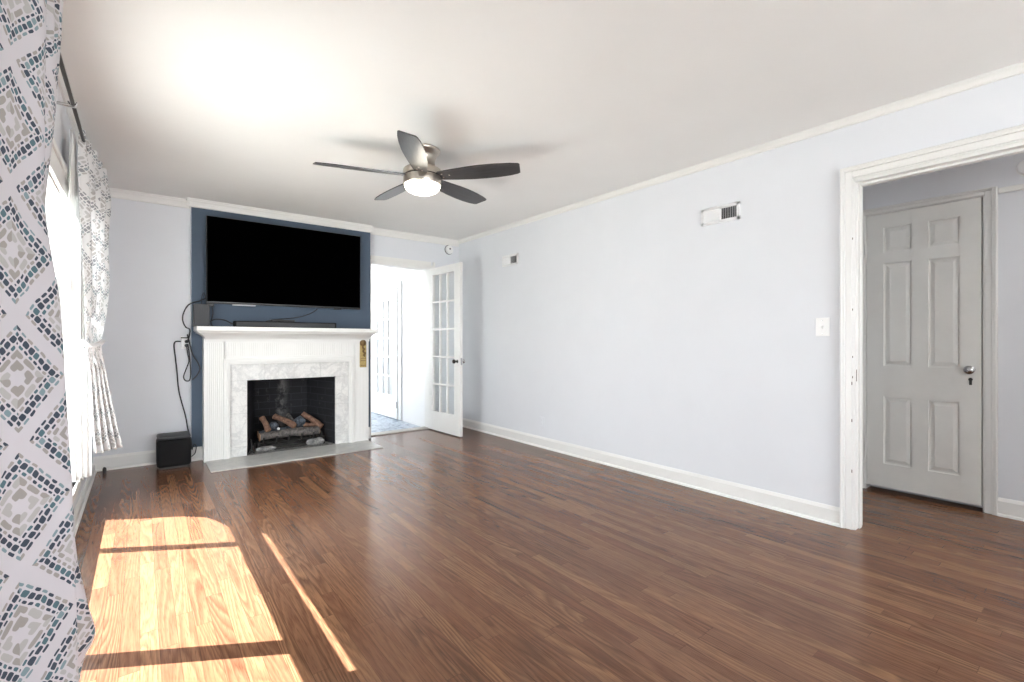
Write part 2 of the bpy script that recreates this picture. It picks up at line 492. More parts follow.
# back wall with firebox hole and the doorway
FX0, FX1, FZ1 = 0.80, 1.675, 0.735
OX0, OX1, OZ1 = 2.13, 2.92, 2.04
w = MB()
w.box(XL, FX0, YB, YB+0.12, 0, ZC); w.box(FX0, FX1, YB, YB+0.12, 0.80, ZC)
w.box(FX1, OX0, YB, YB+0.12, 0, ZC); w.box(OX0, OX1, YB, YB+0.12, OZ1, ZC)
w.box(OX1, XR+0.12, YB, YB+0.12, 0, ZC)
struct('wall_back', 'pale lavender wall beside the fireplace with the glass door opening', 'wall', w, M['wall'])
w = MB()
w.box(BX0+0.003, FX0, BY, YB, 0, ZC); w.box(FX1, BX1, BY, YB, 0, ZC); w.box(FX0, FX1, BY, YB, 0.80, ZC)
br = struct('wall_chimney', 'slate blue painted chimney breast behind the television', 'wall', w, M['blue'])
w = MB().box(BX0, BX0+0.003, BY+0.002, YB, 0, ZC)
w.build('side_face', M['wall'], br)
# right wall with the wide cased opening
w = MB()
w.box(XR, XR+0.12, DO1, YB, 0, ZC); w.box(XR, XR+0.12, DO0, DO1, DOZ, ZC); w.box(XR, XR+0.12, YF, DO0, 0, ZC)
struct('wall_right', 'long pale lavender wall with two air vents', 'wall', w, M['wall'])
# hall behind it
HD0, HD1, HDZ = 0.555, 1.195, 2.07
w = MB()
w.box(HX, HX+0.1, HD1, 2.4, 0, ZC); w.box(HX, HX+0.1, HD0, HD1, HDZ, ZC); w.box(HX, HX+0.1, YF, HD0, 0, ZC)
w.box(HX+0.10, HX+0.13, HD0-0.1, HD1+0.1, 0, HDZ+0.1)
struct('wall_hall', 'lavender grey hall wall around the closed panel door', 'wall', w, M['wall'])
w = MB().box(XR+0.12, HX+0.1, 2.4, 2.5, 0, ZC)
struct('wall_hall_end', 'far end wall of the side hall', 'wall', w, M['wall'])

# sunroom shell
w = MB()
w.box(3.15, 3.3, YB+0.12, 9.3, -0.1, 2.35)
struct('wall_sunroom_right', 'white wall of the bright back room', 'wall', w, M['sun_wall'])
w = MB()
w.box(1.75, 3.15, 9.2, 9.3, -0.1, 0.7); w.box(1.75, 3.15, 9.2, 9.3, 2.1, 2.35); w.box(2.9, 3.15, 9.2, 9.3, 0.7, 2.1)
w.box(1.75, 1.85, YB+0.12, 7.7, -0.1, 2.35); w.box(1.75, 1.85, 7.7, 9.2, -0.1, 0.7); w.box(1.75, 1.85, 7.7, 9.2, 2.1, 2.35)
struct('wall_sunroom_windows', 'white window wall of the bright back room', 'wall', w, M['sun_wall'])
w = MB().box(-14, -0.46, -12, 20, -0.4, -0.3)
w.box(-0.46, 14, 9.3, 20, -0.4, -0.3); w.box(-0.46, 14, -12, YF-0.12, -0.4, -0.3)
struct('ground_outside', 'pale ground outside the windows', 'ground', w, M['rubber_white'])

# ------------------------------------------------------------------ trim
def base_prof(h=0.11, t=0.016, shoe=True):
    p = [(0, 0), (t, 0), (t, h-0.02), (t*0.6, h-0.008), (t*0.35, h), (0, h)]
    if shoe: p = [(0, 0), (t+0.012, 0), (t+0.009, 0.012), (t, 0.018)] + p[2:]
    return p
def base_run(name, label, runs, h=0.11):
    mb = MB()
    for (ax, plane, sgn, a, b) in runs:
        pts = base_prof(h)
        if ax == 'y': mb.prism([(plane + sgn*p, q) for p, q in pts], 'y', a, b)
        else: mb.prism([(plane + sgn*p, q) for p, q in pts], 'x', a, b)
    return struct(name, label, 'baseboard', mb, M['trim'])
base_run('baseboard_right', 'white baseboard along the long right wall', [('y', XR, -1, 1.0415, YB)])
base_run('baseboard_left', 'white baseboard below the left window', [('y', XL, 1, YF, YB)], 0.075)
base_run('baseboard_back', 'white baseboard left of the fireplace', [('x', YB, -1, XL, BX0), ('x', BY, -1, BX0, 0.4645), ('x', BY, -1, 2.0205, BX1), ('x', YB, -1, 2.985, XR)], 0.125)
base_run('baseboard_hall', 'white baseboard in the hall right of the panel door', [('y', HX, -1, YF, 0.487), ('y', HX, -1, 1.27, 2.4)], 0.115)

def crown_prof():
    return [(0, ZC), (0.045, ZC), (0.045, ZC-0.008), (0.036, ZC-0.012), (0.036, ZC-0.018), (0.024, ZC-0.030), (0.014, ZC-0.048), (0.012, ZC-0.056), (0.012, ZC-0.068), (0.0, ZC-0.072)]
def crown_run(name, label, ax, plane, sgn, a, b, k=1.0):
    mb = MB()
    mb.prism([(plane + sgn*p*k, ZC-(ZC-q)*k) for p, q in crown_prof()], ax, a, b)
    struct(name, label, 'crown moulding', mb, M['trim'])
crown_run('trim_1', 'white crown moulding along the top of the long right wall', 'y', XR, -1, YF, YB, 0.62)
mb = MB()
for plane, a, b in ((YB, XL, BX0), (BY, BX0-0.03, BX1+0.02), (YB, BX1, XR)):
    mb.prism([(plane - p*0.8, ZC-(ZC-q)*1.08) for p, q in crown_prof()], 'x', a, b)
mb.prism([(BX0 - p*0.8, ZC-(ZC-q)*1.08) for p, q in crown_prof()], 'y', BY-0.02, YB)
struct('trim_2', 'narrow white crown moulding stepping around the chimney breast', 'crown moulding', mb, M['trim'])
crown_run('trim_3', 'white crown moulding above the left window', 'y', XL, 1, YF, YB, 0.8)
mb = MB().box(HX-0.018, HX, YF, 0.487, 2.065, 2.10, 0.004)
struct('trim_4', 'thin white picture rail in the hall right of the panel door', 'picture rail', mb, M['trim'])

# cased opening: jambs, head and stepped casing
def casing_frame(mb, plane, sgn, a0, a1, z1, w=0.105, t=0.02, head_w=None, z0=0.0):
    """legs and head around an opening a0..a1 on a wall plane x=plane (room side sgn)"""
    head_w = head_w or w
    def layer(i0, i1, tt):
        def bx(ya, yb, za, zb):
            xs = sorted((plane, plane + sgn*tt)); mb.box(xs[0], xs[1], min(ya, yb), max(ya, yb), za, zb, 0.002)
        bx(a1+w*i0, a1+w*i1, z0, z1+head_w*i1)
        bx(a0-w*i0, a0-w*i1, z0, z1+head_w*i1)
        bx(a0-w*i0, a1+w*i0, z1+head_w*i0, z1+head_w*i1)
    layer(0.0, 0.12, t*0.55); layer(0.12, 0.62, t*0.8); layer(0.62, 1.0, t*1.25); layer(0.82, 0.96, t*1.5)
mb = MB()
casing_frame(mb, XR, -1, DO0, DO1, DOZ, 0.067, 0.022, 0.074)
mb.box(XR-0.004, XR+0.122, DO1-0.006, DO1+0.002, 0, DOZ); mb.box(XR-0.004, XR+0.135, DO0-0.002, DO0+0.018, 0, DOZ)
mb.box(XR-0.004, XR+0.135, DO0, DO1, DOZ-0.018, DOZ+0.002)
mb.box(XR+0.045, XR+0.085, DO1-0.014, DO1-0.006, 0, DOZ-0.018); mb.box(XR+0.045, XR+0.085, DO0, DO1-0.018, DOZ-0.031, DOZ-0.018)
casing_frame(mb, XR+0.12, 1, DO0, DO1, DOZ, 0.10, 0.02)
tr = struct('trim_5', 'wide white casing around the open doorway to the hall', 'door casing', mb, M['trim'])
mb = MB()
for k, zz in enumerate((0.90, 0.86, 1.02, 0.64, 1.30, 0.34, 1.72)):
    mb.box(XR-0.0190, XR-0.0172, DO1+0.002+0.004*(k % 2), DO1+0.006+0.004*(k % 2), zz, zz+0.012+0.006*(k % 2))
mb.box(XR+0.01, XR+0.018, DO1-0.0075, DO1-0.0058, 0.88, 0.95)
mb.build('chipped_paint', mat('chipped_old_paint', (0.16, 0.13, 0.11), 0.8), tr)

# ------------------------------------------------------------------ window_1
win = struct('window_1', 'wide white framed window behind the patterned curtains', 'window')
mb = MB()
# interior casing
cw = 0.13
for (ya, yb, za, zb) in ((WY0-cw, WY0, WZ0-0.02, WZ1+cw), (WY1, WY1+cw, WZ0-0.02, WZ1+cw), (WY0, WY1, WZ1, WZ1+cw)):
    mb.box(XL, XL+0.018, ya, yb, za, zb, 0.002)
for (ya, yb, za, zb) in ((WY0-cw, WY0-cw+0.03, WZ0-0.02, WZ1+cw), (WY1+cw-0.03, WY1+cw, WZ0-0.02, WZ1+cw), (WY0-cw, WY1+cw, WZ1+cw-0.03, WZ1+cw)):
    mb.box(XL, XL+0.027, ya, yb, za, zb, 0.002)
mb.box(XL-0.14, XL, WY0-0.002, WY0+0.012, WZ0, WZ1); mb.box(XL-0.14, XL, WY1-0.012, WY1+0.002, WZ0, WZ1); mb.box(XL-0.14, XL, WY0, WY1, WZ1-0.012, WZ1+0.002)
mb.build('casing', M['trim'], win)
mb = MB().box(XL-0.14, XL+0.012, WY0-cw, WY1+cw, WZ0-0.022, WZ0, 0.004).box(XL, XL+0.010, WY0-cw, WY1+cw, WZ0-0.06, WZ0-0.022, 0.002)
mb.build('window_sill', M['trim'], win)
GX = -0.42
MUL = [(2.38, 0.045), (3.50, 0.034)]
mb = MB()
mb.box(GX-0.02, GX+0.02, WY0, WY1, 1.35, 1.505, 0.002)
mb.box(GX+0.02, GX+0.03, WY0, WY1, 1.38, 1.43, 0.002)
mb.build('transom_rail', M['trim'], win)
for yc, hw in MUL:
    MB().box(GX-0.012, GX+0.012, yc-hw, yc+hw, WZ0, 1.35, 0.002).build('mullion', M['trim'], win)
mb = MB()
mb.box(GX-0.02, GX+0.02, WY0, WY0+0.03, WZ0, WZ1); mb.box(GX-0.02, GX+0.02, WY1-0.03, WY1, WZ0, WZ1)
mb.box(GX-0.02, GX+0.02, WY0, WY1, WZ1-0.02, WZ1)
mb.build('sash_frame', M['trim'], win)
for ya, yb, za, zb in ((WY0+0.03, MUL[0][0]-MUL[0][1], WZ0, 1.35), (MUL[0][0]+MUL[0][1], MUL[1][0]-MUL[1][1], WZ0, 1.35), (MUL[1][0]+MUL[1][1], WY1-0.03, WZ0, 1.35), (WY0+0.03, WY1-0.03, 1.505, WZ1-0.02)):
    MB().box(GX-0.002, GX+0.002, ya, yb, za, zb).build('pane', M['glass'], win)
ww = struct('fill_window', 'wide white framed window added behind the camera to light the room', 'window')  # unseen window, added to let fill light in from the rear
mb = MB(); x0, x1, y0, y1, z0, z1 = 0.1, 2.9, YF-0.08, YF-0.04, 0.55, 2.15
mb.box(x0, x0+0.05, y0, y1, z0, z1).box(x1-0.05, x1, y0, y1, z0, z1).box(x0, x1, y0, y1, z0, z0+0.05).box(x0, x1, y0, y1, z1-0.05, z1)
for xx in (1.0, 2.0): mb.box(xx-0.03, xx+0.03, y0, y1, z0, z1)
mb.build('sash_frame', M['trim'], ww)

# ------------------------------------------------------------------ door_1: six panel hall door
d1 = struct('door_1', 'closed six panel grey white door in the hall', 'door')
def six_panel(w, h, t):
    """leaf in local x (width), y (thickness, front at -t/2), z; raised panels set in recesses"""
    mb = MB()
    st, mid = 0.105, 0.09
    pw = (w - 2*st - mid)/2
    xs = [(st, st+pw), (st+pw+mid, w-st)]
    zs = [(0.175, 0.67), (0.90, 1.655), (1.735, 1.92)]
    rec = 0.012
    mb.box(0, w, rec*1.0-t/2, t/2, 0, h)                       # core
    y0, y1 = -t/2, -t/2+rec
    mb.box(0, st, y0, y1, 0, h); mb.box(w-st, w, y0, y1, 0, h)
    mb.box(xs[0][1], xs[1][0], y0, y1, 0, h)
    for xa, xb in xs:
        z = 0
        for za, zb in zs:
            mb.box(xa, xb, y0, y1, z, za); z = zb
        mb.box(xa, xb, y0, y1, z, h)
    for xa, xb in xs:
        for za, zb in zs:
            i, j = 0.010, 0.035
            vs = [mb.bm.verts.new(p) for p in ((xa+i, y1, za+i), (xb-i, y1, za+i), (xb-i, y1, zb-i), (xa+i, y1, zb-i), (xa+j, y1-0.007, za+j), (xb-j, y1-0.007, za+j), (xb-j, y1-0.007, zb-j), (xa+j, y1-0.007, zb-j))]
            for k in range(4): mb.bm.faces.new((vs[k], vs[(k+1) % 4], vs[4+(k+1) % 4], vs[4+k]))
            mb.bm.faces.new(vs[4:])
    return mb
dl = six_panel(HD1-HD0-0.014, 2.025, 0.036).build('door_leaf', M['door'], d1)
dl.location = (HX+0.012, HD1-0.006, 0.038); dl.rotation_euler = (0, 0, -PI/2)
mb = MB(); casing_frame(mb, HX, -1, HD0, HD1, HDZ-0.002, 0.068, 0.018, 0.045)
mb.box(HX-0.002, HX+0.10, HD1-0.003, HD1+0.004, 0, HDZ); mb.box(HX-0.002, HX+0.10, HD0-0.004, HD0+0.003, 0, HDZ); mb.box(HX-0.002, HX+0.10, HD0, HD1, HDZ-0.004, HDZ+0.003)
mb.build('door_casing', M['trim'], d1)
kb = MB().lathe([(0.024, 0), (0.024, -0.004), (0.010, -0.006), (0.010, -0.03), (0.020, -0.036), (0.028, -0.048), (0.028, -0.056), (0.018, -0.066), (0.002, -0.068)], 20, (HX-0.006, 0.615, 0.93), 'x')
kb.build('door_knob', M['chrome'], d1, True)
kb = MB().lathe([(0.011, 0), (0.011, -0.003), (0.008, -0.004)], 16, (HX-0.006, 0.615, 0.865), 'x').box(HX-0.0095, HX-0.006, 0.608, 0.622, 0.828, 0.862, 0.001)
kb.build('keyhole_plate', M['black_plastic'], d1)
for zz in (1.80, 0.34):
    MB().lathe([(0.007, -0.045), (0.007, 0.045)], 12, (HX-0.012, HD1+0.001, zz)).box(HX-0.010, HX-0.004, HD1-0.014, HD1+0.016, zz-0.04, zz+0.04, 0.001).build('hinge', M['trim'], d1, True)

# ------------------------------------------------------------------ door_2: fifteen light glass door, open into the room
d2 = struct('door_2', 'white fifteen pane glass door standing open against the right wall', 'door', loc=(2.925, YB-0.012, 0.012), rz=math.radians(-88.0))
LW, LH, LT = 0.715, 2.02, 0.038
gx0, gx1, gz0, gz1 = 0.095, LW-0.125, 0.235, 1.93
mb = MB()
mb.box(0, gx0, -LT, 0, 0, LH, 0.002); mb.box(gx1, LW, -LT, 0, 0, LH, 0.002)
mb.box(gx0-0.001, gx1+0.001, -LT, 0, 0, gz0, 0.002); mb.box(gx0-0.001, gx1+0.001, -LT, 0, gz1, LH, 0.002)
mb.build('door_frame', M['trim'], d2)
for k in (1, 2):
    xx = gx0 + (gx1-gx0)*k/3; MB().box(xx-0.011, xx+0.011, -LT+0.004, -0.004, gz0, gz1, 0.003).build('muntin', M['trim'], d2)
for k in range(1, 5):
    zz = gz0 + (gz1-gz0)*k/5; MB().box(gx0, gx1, -LT+0.006, -0.006, zz-0.011, zz+0.011, 0.003).build('muntin', M['trim'], d2)
for i in range(3):
    for j in range(5):
        xa = gx0 + (gx1-gx0)*i/3; za = gz0 + (gz1-gz0)*j/5
        MB().box(xa+0.011, xa+(gx1-gx0)/3-0.011, -LT/2-0.0015, -LT/2+0.0015, za+0.011, za+(gz1-gz0)/5-0.011).build('pane', M['glass'], d2)
MB().lathe([(0.020, 0), (0.020, -0.004), (0.008, -0.006), (0.008, -0.028), (0.022, -0.036), (0.026, -0.048), (0.018, -0.060), (0.002, -0.062)], 20, (LW-0.055, -LT, 0.87), 'y').build('door_knob', M['dark_metal'], d2, True)
MB().lathe([(0.020, 0), (0.020, 0.004), (0.008, 0.006), (0.008, 0.028), (0.022, 0.036), (0.026, 0.048), (0.018, 0.060), (0.002, 0.062)], 20, (LW-0.055, 0, 0.87), 'y').build('door_knob', M['chrome'], d2, True)
MB().box(LW-0.001, LW+0.002, -LT+0.008, -0.008, 0.83, 0.91).build('latch_plate', M['chrome'], d2)
# its casing and threshold
mb = MB()
for i0, i1, tt in ((0, 0.5, 0.014), (0.5, 1.0, 0.022)):
    mb.box(OX0, OX1, YB-tt, YB, OZ1+0.085*i0, OZ1+0.085*i1, 0.002)
    mb.box(OX1+0.06*i0, OX1+0.06*i1, YB-tt, YB, 0, OZ1+0.085*i1, 0.002)
    mb.box(OX0-0.028*i1, OX0-0.028*i0, YB-tt, YB, 0, OZ1+0.085*i1, 0.001)
mb.box(OX0-0.001, OX0+0.012, YB-0.002, YB+0.13, 0, OZ1); mb.box(OX1-0.012, OX1+0.001, YB-0.002, YB+0.13, 0, OZ1); mb.box(OX0, OX1, YB-0.002, YB+0.13, OZ1-0.012, OZ1+0.001)
struct('trim_6', 'white casing around the opening to the bright back room', 'door casing', mb, M['trim'])
mb = MB().box(OX0, OX1, YB-0.01, YB+0.14, -0.10, 0.012, 0.004)
struct('trim_7', 'worn grey threshold strip under the opening to the bright room', 'threshold', mb, M['threshold'])

# ------------------------------------------------------------------ door_3: outer glass door of the sunroom
d3 = struct('door_3', 'white multi pane outer door in the bright back room', 'door', loc=(3.148, 6.86, -0.085), rz=PI/2)
LW3, LH3 = 0.98, 2.02
a0, a1, b0, b1 = 0.17, 0.80, 0.35, 1.85
mb = MB().box(0, a0, 0, 0.035, 0, LH3, 0.002).box(a1, LW3, 0, 0.035, 0, LH3, 0.002).box(a0, a1, 0, 0.035, 0, b0).box(a0, a1, 0, 0.035, b1, LH3)
mb.build('door_frame', M['sun_wall'], d3)
for k in (1, 2):
    xx = a0+(a1-a0)*k/3; MB().box(xx-0.012, xx+0.012, 0.004, 0.031, b0, b1).build('muntin', M['sun_wall'], d3)
for k in range(1, 5):
    zz = b0+(b1-b0)*k/5; MB().box(a0, a1, 0.006, 0.029, zz-0.012, zz+0.012).build('muntin', M['sun_wall'], d3)
MB().box(a0, a1, 0.0005, 0.0035, b0, b1).build('pane', mat('pale_reflecting_glass', (0.55, 0.57, 0.58), 0.15), d3)
for zz in (0.22, 1.0, 1.80):
    MB().box(-0.016, 0.012, 0.033, 0.043, zz-0.05, zz+0.05, 0.001).build('hinge', M['chrome'], d3)
MB().lathe([(0.028, 0), (0.028, 0.008), (0.012, 0.012), (0.012, 0.05)], 16, (LW3-0.07, 0.035, 0.93), 'y').box(LW3-0.17, LW3-0.06, 0.08, 0.10, 0.92, 0.94, 0.004).build('lever_handle', M['chrome'], d3, True)
MB().lathe([(0.028, 0), (0.028, 0.015), (0.02, 0.02)], 16, (LW3-0.07, 0.035, 1.07), 'y').build('deadbolt', M['chrome'], d3, True)
mb = MB()
for (xa, xb, za, zb) in ((-0.11, -0.02, 0, LH3+0.10), (LW3+0.02, LW3+0.11, 0, LH3+0.10), (-0.02, LW3+0.02, LH3+0.01, LH3+0.10)):
    mb.box(xa, xb, 0, 0.022, za, zb, 0.003)
mb.build('door_casing', M['sun_wall'], d3)

# ------------------------------------------------------------------ fireplace
fp = thing('fireplace', 'white painted fireplace with marble tile surround and open sooty firebox', 'fireplace', (1.2375, 5.2, 0))
ox, oy = -1.2375, -5.2
def L(mb, name, m, smooth=False):
    o = mb.build(name, m, fp, smooth); o.matrix_parent_inverse = Matrix.Translation((ox, oy, 0)); return o
SX0, SX1 = 0.464, 2.021
IX0, IX1, IZ1 = 0.674, 1.801, 0.895
S0 = 5.20
mb = MB()
mb.box(SX0, SX0+0.165, S0, BY, 0, 1.145); mb.box(SX1-0.165, SX1, S0, BY, 0, 1.145); mb.box(SX0+0.16, SX1-0.16, S0, BY, IZ1+0.055, 1.145)
# fine reeding on the legs and frieze
def reeds(mb, xa, xb, za, zb, n):
    for k in range(n):
        x = xa + (xb-xa)*(k+0.5)/n; r = (xb-xa)/n*0.30
        mb.prism([(x-r, S0+0.001), (x-r*0.6, S0-0.0025), (x+r*0.6, S0-0.0025), (x+r, S0+0.001)], 'z', za, zb)
reeds(mb, SX0+0.022, SX0+0.150, 0.02, 1.10, 8); reeds(mb, SX1-0.150, SX1-0.022, 0.02, 1.10, 8)
reeds(mb, SX0+0.175, SX1-0.175, 0.975, 1.10, 64)
L(mb, 'surround', M['trim'])
mb = MB()
# mitred inner moulding in three steps
for i0, i1, t in ((0.0, 0.016, 0.012), (0.016, 0.038, 0.026), (0.038, 0.056, 0.018)):
    mb.box(IX0-i1, IX0-i0, S0-t, S0+0.03, 0, IZ1+i1, 0.002); mb.box(IX1+i0, IX1+i1, S0-t, S0+0.03, 0, IZ1+i1, 0.002)
    mb.box(IX0-i0, IX1+i0, S0-t, S0+0.03, IZ1+i0, IZ1+i1, 0.002)
L(mb, 'inner_moulding', M['trim'])
# mantel shelf with cove
mb = MB()
steps = [(0.0, 1.252), (0.003, 1.248), (0.003, 1.216), (-0.010, 1.206), (-0.026, 1.202), (-0.030, 1.195), (-0.055, 1.189), (-0.088, 1.180), (-0.120, 1.166), (-0.142, 1.150), (-0.155, 1.135), (-0.158, 1.115)]
vr = []
for s, z in steps:
    f = s   # inset from the outer lip
    x0 = 0.396 - f*0.50; x1 = 2.052 + f*0.19; y0 = 5.025 - f
    vr.append([mb.bm.verts.new(p) for p in ((x0, y0, z), (x1, y0, z), (x1, BY, z), (x0, BY, z))])
mb.bm.faces.new(vr[0]); mb.bm.faces.new(vr[-1][::-1])
for A, B in zip(vr, vr[1:]):
    for k in range(4): mb.bm.faces.new((A[k], A[(k+1) % 4], B[(k+1) % 4], B[k]))
L(mb, 'mantel_shelf', M['trim'])
# marble tiles, each its own piece
TY0, TY1 = 5.215, BY
OPX0, OPX1, OPZ = 0.820, 1.660, 0.737
g = 0.0012
def tile(xa, xb, za, zb):
    L(MB().box(xa+g, xb-g, TY0, TY1, za+g, zb-g, 0.0015), 'marble_tile', M['marble'])
xsn = [IX0, 0.972, 1.242, 1.501, IX1]
for a, b in zip(xsn, xsn[1:]): tile(a, b, OPZ, IZ1)
for za, zb in ((0.0, 0.10), (0.10, 0.422), (0.422, OPZ)): tile(IX0, OPX0, za, zb)
for za, zb in ((0.0, 0.13), (0.13, 0.44), (0.44, OPZ)): tile(OPX1, IX1, za, zb)
L(MB().box(IX0, OPX0-0.004, TY0+0.003, BY, 0, IZ1).box(OPX1+0.004, IX1, TY0+0.003, BY, 0, IZ1).box(IX0, IX1, TY0+0.003, BY, OPZ+0.004, IZ1), 'grout', mat('grey_grout', (0.42, 0.42, 0.41), 0.8))
# hearth slabs
mb = MB()
for xa, xb in ((0.475, 2.012),):
    mb.box(xa, xb, 4.762, 5.215, -0.01, 0.010, 0.003)
L(mb, 'hearth', M['hearth'])
# firebox
mb = MB()
fy0, fy1 = TY0+0.012, 5.80
bx0, bx1 = 0.98, 1.52
def quad(mb, pts): mb.bm.faces.new([mb.bm.verts.new(p) for p in pts])
T = 0.10
o0, o1 = OPX0-0.004, OPX1+0.004
mb.prism([(o0-T*0.15, fy0), (o0, fy0), (bx0, fy1), (bx0, fy1+T), (o0-T, fy1+T), (o0-T, YB+0.13), (o0-T*0.15, YB+0.1)], 'z', 0, 0.80)
mb.prism([(o1+T*0.15, fy0), (o1, fy0), (bx1, fy1), (bx1, fy1+T), (o1+T, fy1+T), (o1+T, YB+0.13), (o1+T*0.15, YB+0.1)], 'z', 0, 0.80)
mb.box(bx0-0.01, bx1+0.01, fy1, fy1+T, 0, 0.80)
mb.box(o0-T, o1+T, fy0+0.10, fy1+T, 0.80, 0.84)
mb.box(o0, o1, fy0-0.002, fy0+0.02, OPZ-0.004, 0.80)
L(mb, 'firebox', M['firebrick'])
L(MB().box(o0-0.02, o1+0.02, 5.2155, fy1+T, -0.01, 0.012), 'firebox_floor', M['ash'])

# gas log set: grate, burner pan, logs
gr = thing('fire_grate', 'black iron grate holding the logs in the firebox', 'grate', (1.25, 5.42, 0.012))
def at(o, base): o.matrix_parent_inverse = Matrix.Translation(tuple(-c for c in base)); return o
B = (1.25, 5.42, 0.012)
for x in (0.98, 1.10, 1.22, 1.34, 1.46, 1.54):
    at(MB().tube([(x, 5.306, 0.150), (x, 5.306, 0.100), (x, 5.33, 0.082), (x, 5.52, 0.084), (x, 5.585, 0.095), (x, 5.59, 0.14)], 0.008, 6).build('bar', M['dark_metal'], gr, True), B)
at(MB().tube([(0.93, 5.345, 0.088), (1.59, 5.345, 0.088)], 0.009, 8, False).build('front_rail', M['dark_metal'], gr, True), B)
at(MB().tube([(0.97, 5.50, 0.077), (1.55, 5.50, 0.077)], 0.009, 8, False).build('rear_rail', M['dark_metal'], gr, True), B)
for x in (0.945, 1.575):
    for y in (5.345, 5.50):
        at(MB().tube([(x, y, 0.085), (x, y, 0.012)], 0.009, 8, False).build('leg', M['dark_metal'], gr, True), B)
an = MB().tube([(0.845, 5.265, 0.012), (0.862, 5.27, 0.05), (0.868, 5.275, 0.10), (0.86, 5.28, 0.15)], 0.007, 8)
an.tube([(0.885, 5.262, 0.012), (0.868, 5.27, 0.052)], 0.006, 8, False)
tag(an.build('andiron', M['dark_metal'], None, True), 'small black iron hook standing in the left corner of the firebox', 'andiron')
pan = MB().box(0.94, 1.58, 5.31, 5.33, 0.0125, 0.040, 0.004)
tag(pan.build('burner_pan', M['dark_metal']), 'dark metal burner pan in front of the grate', 'burner')
def log(p0, p1, r, m, label, ends=True, bend=0.012, jit=0.08):
    p0, p1 = Vector(p0), Vector(p1)
    mid = (p0+p1)/2
    lg = thing('fireplace_log', label, 'log', tuple(mid))
    lp = p0-mid; lq = p1-mid
    n = 9
    pts = [lp.lerp(lq, k/n) + Vector((0, 0, bend*math.sin(PI*k/n) + random.uniform(-.003, .003))) for k in range(n+1)]
    MB().tube(pts, lambda t: r*(0.92+0.1*math.sin(5*t+r*90)), 12, False, jit).build('bark', m, lg, True)
    if ends:
        d = (lq-lp).normalized()
        for q, s in ((lp, -1), (lq, 1)):
            c = q + d*s*0.001
            MB().tube([c, c + d*s*0.004], r*0.86, 12, False, 0.05).build('cut_end', M['log_end'], lg)
    return lg
log((0.955, 5.368, 0.146), (1.535, 5.385, 0.146), 0.046, M['bark_grey'], 'long charred log lying across the front of the grate')
log((0.995, 5.47, 0.325), (1.035, 5.375, 0.205), 0.030, M['bark_brown'], 'short upright brown log leaning at the left end')
log((1.125, 5.53, 0.318), (1.285, 5.375, 0.222), 0.032, M['bark_brown'], 'brown log tilted towards the room in the middle of the stack')
log((1.26, 5.56, 0.315), (1.295, 5.46, 0.245), 0.022, M['bark_grey'], 'small thin log standing behind the middle of the stack')
log((1.405, 5.52, 0.318), (1.565, 5.39, 0.185), 0.033, M['bark_brown'], 'brown log sloping down at the right end of the stack')
log((0.97, 5.53, 0.146), (1.55, 5.53, 0.146), 0.045, M['char'], 'blackened log lying at the back of the grate')
log((1.40, 5.45, 0.215), (1.56, 5.44, 0.20), 0.025, M['bark_brown'], 'short brown log lying behind the right end', bend=0.0)
def lump(name, c, r, m, label, cat, sc=(1, 1, 1)):
    bm_ = MB(); bmesh.ops.create_icosphere(bm_.bm, subdivisions=3, radius=1)
    for v in bm_.bm.verts:
        k = 1 + 0.18*math.sin(v.co.x*5+c[0]*40)*math.cos(v.co.y*4+c[2]*60) + random.uniform(-.04, .04)
        v.co = Vector((v.co.x*r*sc[0]*k, v.co.y*r*sc[1]*k, v.co.z*r*sc[2]*k))
    return tag(bm_.build(name, m, None, True, c), label, cat)
lump('charred_ember', (1.095, 5.445, 0.232), 0.046, M['char'], 'grey blue charred lump right of the upright log', 'ember', (1.1, 0.8, 0.9))
lump('charred_ember', (1.355, 5.455, 0.252), 0.052, M['char'], 'larger grey blue charred lump left of the right hand log', 'ember', (1.05, .8, 1.1))
lump('charred_ember', (1.14, 5.42, 0.203), 0.014, M['white_plastic'], 'tiny pale ember on the front log', 'ember')
lump('ash_clump', (1.00, 5.278, 0.040), 0.05, M['ash'], 'grey ash heap at the left front of the grate', 'ash', (1.8, 0.4, 0.5))
lump('ash_clump', (1.48, 5.278, 0.050), 0.05, M['ash'], 'grey ash heap at the right front of the grate', 'ash', (1.8, 0.4, 0.8))

# ------------------------------------------------------------------ television and things on the mantel
tv = thing('television', 'large black flat screen television hung above the mantel', 'television', (1.22, 5.30, 1.475))
BT = (1.22, 5.30, 1.475)
at(MB().box(0.487, 1.950, 5.252, 5.285, 1.474, 2.294, 0.004).box(0.62, 1.82, 5.285, 5.32, 1.56, 2.12, 0.01).build('case', M['black_plastic'], tv), BT)
at(MB().box(0.493, 1.944, 5.2505, 5.2525, 1.492, 2.288).build('screen', M['screen'], tv), BT)
at(MB().box(0.90, 1.55, 5.32, 5.349, 1.70, 2.0).build('wall_bracket', M['dark_metal'], tv), BT)
at(MB().box(0.70, 0.90, 5.262, 5.28, 1.462, 1.474, 0.002).build('sensor_bar', mat('light_grey_plastic', (0.5, 0.5, 0.52), 0.4), tv), BT)
at(MB().box(1.66, 1.74, 5.262, 5.28, 1.462, 1.474, 0.002).build('logo_bar', M['black_plastic'], tv), BT)
at(MB().box(0.49, 0.55, 5.26, 5.30, 1.445, 1.474, 0.003).build('corner_port', M['black_plastic'], tv), BT)
sb = thing('soundbar', 'long low black soundbar on the mantel under the television', 'speaker', (1.18, 5.2, 1.252))
BS = (1.18, 5.2, 1.252)
at(MB().box(0.70, 1.655, 5.16, 5.235, 1.2535, 1.312, 0.008, 2).build('body', M['grille'], sb), BS)
at(MB().box(0.72, 1.635, 5.158, 5.161, 1.262, 1.304, 0.001).build('front_grille', M['grey_plastic'], sb), BS)
